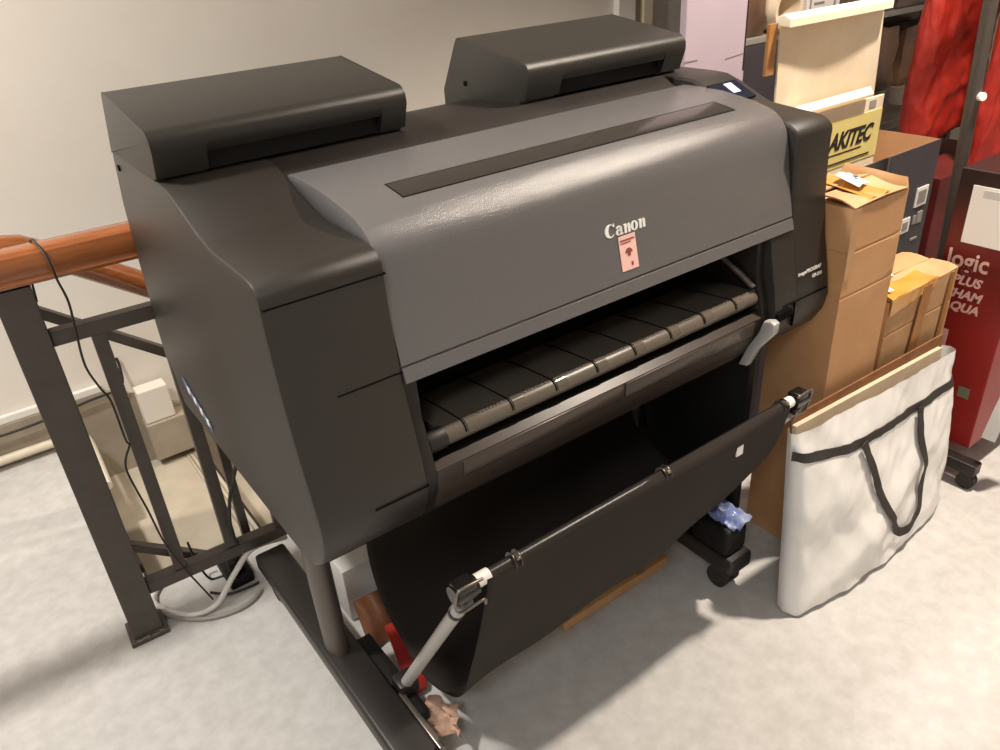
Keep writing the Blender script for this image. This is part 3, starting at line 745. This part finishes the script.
b = box(2.12, 2.252, 1.02, 1.19, .963, 1.20, .003); obj('brown_carton', b, M['brownp'], None, 0, label='small brown carton on top of the shelf left of the cardboard tube', cat='box')
def packet(x0, x1, y0, y1, z0, z1, m, label, name='wrapped_package'):
    b = bmesh.new(); box(x0, x1, y0, y1, z0, z1, into=b)
    bmesh.ops.subdivide_edges(b, edges=b.edges, cuts=5, use_grid_fill=True)
    for v in b.verts:
        d = noise.noise(v.co*14)*.02+noise.noise(v.co*37)*.008
        c = Vector(((x0+x1)/2, (y0+y1)/2, (z0+z1)/2)); q = (v.co-c)
        if v.co.z > z0+1e-4: v.co += q.normalized()*d-q*.06*(abs(q.x)/(x1-x0)+abs(q.z)/(z1-z0))
    return obj(name, b, m, None, 50, label=label, cat='package', group='packages on the shelf unit')
packet(2.74, 3.05, 1.02, 1.19, .966, 1.14, M['greyp'], 'grey film-wrapped package on top of the shelf right of the labelled box')
packet(3.10, 3.50, 1.02, 1.19, .966, 1.16, M['greyp'], 'larger grey film-wrapped package on top of the shelf at the far right')
packet(2.96, 3.20, 1.04, 1.19, .645, .90, M['brownp'], 'brown film-wrapped package on the middle shelf left of the red garment')
packet(3.24, 3.60, 1.04, 1.19, .645, .88, M['brownp'], 'brown film-wrapped package on the middle shelf partly behind the red garment')
packet(2.45, 2.85, 1.06, 1.19, .645, .90, M['greyp'], 'grey wrapped package on the middle shelf behind the cream lid')
b = box(3.06, 3.40, .965, .99, .58, .66, .003); obj('shelf_edge_strip', b, M['greyp'], S, 0, label='pale metal shelf edge')

# ------------------------------------------------------------------ garment rack and garments
G = empty('garment_rack', (1.9, .0, 0), 'dark metal garment rack standing behind the printed carton on the right', 'rack')
b = tube([(1.872, .07, .08), (1.790, .07, 1.0), (1.725, .07, 1.75)], .0155, 14); po = obj('pole', b, M['legm'], G, 50)
b = tube([(1.796, .055, .93), (1.791, .045, .932)], .010, 12); obj('knob', b, M['white'], po, 50, label='small white knob')
b = tube([(2.70, .07, .09), (2.70, .07, 1.75)], .0155, 14); obj('pole', b, M['legm'], G, 50)
b = tube([(1.725, .07, 1.75), (2.70, .07, 1.75)], .0145, 14); obj('hanging_bar', b, M['legm'], G, 50)
b = box(1.632, 2.75, .055, .085, .052, .082, .003); obj('base_bar', b, M['blacks'], G, 0)
for x in (1.645, 2.66):
    b = box(x-.018, x+.018, -.215, .235, .045, .078, .003); ft = obj('base_foot', b, M['blacks'], G, 0)
    for yv in (-.195, .215):
        b = tube([(x-.012, yv, .0225), (x+.012, yv, .0225)], .0225, 18); obj('caster', b, M['rubber'], ft, 40)
b = prism([(1.664, .08), (1.70, .08), (1.96, .30), (1.925, .30)], .086, .094, axis='y'); obj('gusset', b, M['blacks'], G, 0)

def garment(cx, cy, w, d, z0, z1, rot, seed, label, hem):
    b = bmesh.new(); n, m = 120, 130; rows = []
    ca, sa = math.cos(rot), math.sin(rot)
    for j in range(m+1):
        v = j/m; z = z0+(z1-z0)*v
        ww = w*(.93 if v < .6 else .93-.75*((v-.6)/.4)**1.5)*(1+.08*(1-v)); row = []
        for i in range(n):
            a = 2*PI*i/n
            fold = .17*math.sin(5*a+seed+1.5*v)+.10*math.sin(9*a-3*v+2*seed)
            nz = noise.noise(Vector((3*math.cos(a)+seed, 3*math.sin(a), v*9)))*.45+noise.noise(Vector((7*math.cos(a)+seed+6*v, 6*math.sin(a)+5*v, v*24)))*.25+noise.noise(Vector((14*math.cos(a)+seed-9*v, 9*math.sin(a), v*45)))*.08
            rr = 1+fold*.5+nz*.6
            px = ww*math.cos(a)*(1+.10*(rr-1)); py = d*math.sin(a)*rr
            zz = z+(hem*math.cos(a)+.012*math.sin(4*a+seed))*(1-v)**3
            row.append(b.verts.new((cx+px*ca-py*sa, cy+px*sa+py*ca, zz)))
        rows.append(row)
    for r0, r1 in zip(rows, rows[1:]):
        for i in range(n): b.faces.new((r0[i], r0[(i+1) % n], r1[(i+1) % n], r1[i]))
    b.faces.new(rows[-1])
    e = empty('red_garment', (cx, cy, z0), label, 'garment', 'red garments on the rack')
    g = obj('garment_body', b, M['red'], e, 70)
    g.modifiers.new('s', 'SOLIDIFY').thickness = .003
    b = tube([(cx, cy, z1-.005), (cx, cy+.0, z1+.04), (cx+.01, cy-.01, z1+.08)], .003, 8, smooth=4); obj('hanger_hook', b, M['chrome'], e, 50)
garment(2.385, .42, .168, .060, .700, 1.66, -.12, 1.3, 'crumpled red garment hanging behind the dark pole of the rack', .03)
garment(2.42, .20, .165, .05, .620, 1.66, -.30, 4.1, 'red garment hanging right of the dark rack pole at the picture edge', .02)

# maroon carton behind the pole, printed red carton in front
b = box(2.14, 2.60, .26, .60, .0, .62, .004); obj('maroon_carton', b, M['redm'], None, 0, label='dark maroon carton standing under the red garments', cat='box')
t = empty('grey_folder_box', (2.45, .8, 0), 'grey green flat box standing behind the open carton under the red garment', 'box')
b = box(2.15, 2.80, .66, .85, .0, .665, .004); obj('box_body', b, M['greyp'], t, 0)
b = box(2.15, 2.80, .655, .66, .64, .668); obj('lid_edge', b, M['cableg'], t, 0)

K = empty('printed_carton', (1.80, -.08, .05), 'tall black and red printed carton at the right edge of the picture', 'box')
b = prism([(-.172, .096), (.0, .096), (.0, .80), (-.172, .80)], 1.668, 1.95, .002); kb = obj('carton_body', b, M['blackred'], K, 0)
def ktext(s, y0, z0, size, off=.0004, shear=.0, sx=1., name='box_lettering'):
    # printed on the face x = 1.668, reading from far to near
    b = text_bm(s, size, (1.6665, y0, z0), (0, -1, 0), (0, 0, 1), offset=off, shear=shear, depth=.001, sx=sx)
    obj(name, b, M['pink'], kb, 0, label='pale printed lettering')
ktext('logic', -.011, .565, .062, .0012, sx=.86)
ktext('PLUS', -.034, .525, .031, .0012, .25, 1.0)
ktext('CHAM', -.020, .490, .031, .0012, .25, 1.0)
ktext('AQUA', -.022, .457, .031, .0012, .25, 1.0)
b = box(1.6655, 1.6675, -.165, -.034, .628, .765); sh = obj('taped_sheet', b, M['paper'], K, 0, label='white sheet of paper')
b = box(1.6645, 1.6655, -.10, -.06, .740, .758); obj('clear_tape', b, M['paper2'], sh, 0)
b = box(1.6655, 1.6675, -.140, -.112, .232, .262); obj('printed_square', b, M['green'], K, 0)
b = box(1.6655, 1.6675, -.055, -.03, .34, .40); obj('printed_mark', b, M['pink'], K, 0)
b = sheet([(1.652, -.200, .155), (1.652, -.232, .155), (1.72, -.262, .50), (1.72, -.225, .50)], .004, nx=2, ny=8, fn=lambda u, v: .004*math.sin(6*v))
obj('white_strip', b, M['paper2'], None, 40, label='pale strip of packing paper leaning against the printed carton', cat='paper')
b = box(1.85, 1.95, -.12, -.02, .801, .88, .002); obj('small_carton', b, M['card'], None, 0, label='small brown carton on top of the printed carton at the picture edge', cat='box')

# ------------------------------------------------------------------ white carrier bag with boards
BG = empty('white_carrier_bag', (1.25, -.14, 0), 'flat white woven carrier bag with black webbing handles leaning on the cartons', 'bag')
BX0, BX1 = .950, 1.575
def bag_edges(v):
    # left x, right x, front y, back y at relative height v
    xl_ = .925+.028*v; xr_ = 1.535+.045*v
    yc = -.150+.046*v
    th = .018+.016*math.sin(PI*v)+.022*(1-v)**2
    return xl_, xr_, yc-th, yc+.014+.003*v
def bag_top(x): return .432-.028*(x-.95)/.62
def bag_pt(u, v):
    """u: 0..1 front left->right, 1..2 back right->left"""
    xl_, xr_, yf, yb_ = bag_edges(v)
    front = u <= 1
    s = u if front else 2-u
    x = xl_+(xr_-xl_)*s
    r = .02
    e = min(s*(xr_-xl_), (1-s)*(xr_-xl_))
    k = math.sqrt(max(0, 1-(1-min(1, e/r))**2)) if e < r else 1
    ymid = (yf+yb_)/2
    yv = ymid+((yf if front else yb_)-ymid)*k
    z = v*bag_top(x)
    if front:
        wr = -.034*math.sin(PI*s)*(1-v)**1.5+.012*noise.noise(Vector((x*5, 1.3, z*7)))+.007*noise.noise(Vector((x*16+z*9, 4.3, z*10)))+.003*noise.noise(Vector((x*40-z*20, 2.3, z*30)))
        # the slack fabric bellies out along a diagonal towards the lower right
        dg = z-(.02+.25*s)
        wr -= .026*math.exp(-(dg/.040)**2)*math.sin(PI*min(1, s*1.05))*(1-v)
        yv += wr*k*(1 if v > .02 else .4)
        zb = .0
    # bottom hem arches: the right end is a little off the floor
    z += (1-v)**2*(.004+.012*max(0, s-.6))
    return Vector((x, yv, max(.003, z)))
b = bmesh.new(); NU, NV = 80, 40; rows = []
us = [i/NU for i in range(NU)]+[1+i/NU for i in range(NU)]
for j in range(NV+1): rows.append([b.verts.new(bag_pt(u, j/NV)) for u in us])
n = len(us)
for r0, r1 in zip(rows, rows[1:]):
    for i in range(n): b.faces.new((r0[i], r0[(i+1) % n], r1[(i+1) % n], r1[i]))
for i in range(NU): 
    a, c = rows[0][i], rows[0][i+1] if i+1 < NU else rows[0][NU]
    d, e = rows[0][(2*NU-i) % n], rows[0][2*NU-i-1]
    try: b.faces.new([q for k, q in enumerate((a, c, e, d)) if q not in (a, c, e, d)[:k]])
    except Exception: pass
bg = obj('bag_body', b, M['bagw'], BG, 60)
# black band and handle following the front of the bag
def on_bag(x, z, off):
    v = z/bag_top(x); xl_, xr_, _, _ = bag_edges(v); s = min(.999, max(.001, (x-xl_)/(xr_-xl_)))
    p = bag_pt(s, v); return Vector((x, p.y-off, z))
def ribbon(path, w, off, n=None):
    b = bmesh.new(); pts = smoothpath([(p[0], 0, p[1]) for p in path], 8); L = []
    for i, p in enumerate(pts):
        d = (pts[min(i+1, len(pts)-1)]-pts[max(i-1, 0)]).normalized(); nrm = Vector((-d.z, 0, d.x))
        row = []
        for o_, s in ((off, 1), (off+.002, 1), (off+.002, -1), (off, -1)):
            q = p+nrm*s*w/2; row.append(b.verts.new(on_bag(q.x, max(.02, q.z), o_)))
        L.append(row)
    for r0, r1 in zip(L, L[1:]):
        for k in range(4): b.faces.new((r0[k], r0[(k+1) % 4], r1[(k+1) % 4], r1[k]))
    b.faces.new(L[0][::-1]); b.faces.new(L[-1]); return b
b = ribbon([(.945, .388), (1.00, .371), (1.08, .352), (1.17, .341), (1.28, .334), (1.40, .330), (1.55, .330), (1.572, .330)], .019, .0006); bd = obj('webbing_band', b, M['strap'], bg, 40, label='black webbing band')
b = ribbon([(1.150, .345), (1.175, .285), (1.195, .215), (1.220, .145), (1.255, .085), (1.30, .062), (1.355, .080), (1.385, .14), (1.388, .21), (1.385, .27), (1.392, .332)], .021, .008); obj('handle', b, M['strap'], bg, 40, label='black webbing handle')
# the boards inside
b = box(.975, 1.545, -.121, -.108, .05, .438, .001, mx=None)
for v in b.verts:
    v.co.y += (v.co.z-.05)*.10-.018; v.co.z += -.028*(v.co.x-.95)/.62*(1 if v.co.z > .2 else 0)
obj('fibre_board', b, M['board'], None, 0, label='pale fibre board standing inside the white carrier bag', cat='board')
b = box(.972, 1.560, -.1055, -.1015, .06, .455, .001)
for v in b.verts:
    v.co.y += (v.co.z-.05)*.09-.020; v.co.z += -.018*(v.co.x-.95)/.62*(1 if v.co.z > .2 else 0)
obj('hardboard_sheet', b, M['carddark'], None, 0, label='thin brown hardboard sheet standing inside the white bag behind the fibre board', cat='board')

# ------------------------------------------------------------------ lights: warm ceiling lamps and an added cool fill
def lamp(name, loc, size, power, col, label, spot=None):
    e = empty(name, (loc[0], loc[1], 2.66), label, 'ceiling lamp')
    b = tube([(loc[0], loc[1], 2.66), (loc[0], loc[1], 2.70)], size*.6, 28); obj('lamp_housing', b, M['white'], e, 40)
    if spot:
        ld = bpy.data.lights.new('bulb', 'SPOT'); ld.spot_size = math.radians(spot); ld.spot_blend = .45; ld.shadow_soft_size = size/2
    else:
        ld = bpy.data.lights.new('bulb', 'AREA'); ld.shape = 'DISK'; ld.size = size
    ld.energy = power; ld.color = col
    lo = bpy.data.objects.new('bulb', ld); COL.objects.link(lo); lo.parent = e; lo.location = (0, 0, -.012)
lamp('ceiling_lamp', (1.70, -.28, 2.6), .11, 272, (1, .87, .73), 'round warm ceiling lamp above the white bag', 108)
lamp('ceiling_lamp', (-.95, .75, 2.6), .20, 44, (1, .94, .86), 'round warm ceiling lamp near the left of the back wall')
lamp('ceiling_lamp', (-1.2, -1.5, 2.6), .60, 17, (.90, .95, 1), 'added unseen cool fill light behind the viewer')  # added soft fill giving bluish shadows, not a known lamp
w = bpy.data.worlds.new('world'); SC.world = w; w.use_nodes = True
w.node_tree.nodes['Background'].inputs[0].default_value = (.9, .9, 1, 1)
w.node_tree.nodes['Background'].inputs[1].default_value = .1

SC.view_settings.view_transform = 'Standard'; SC.view_settings.look = 'None'
SC.view_settings.exposure = 0.5; SC.view_settings.gamma = 1; SC.view_settings.use_curve_mapping = False
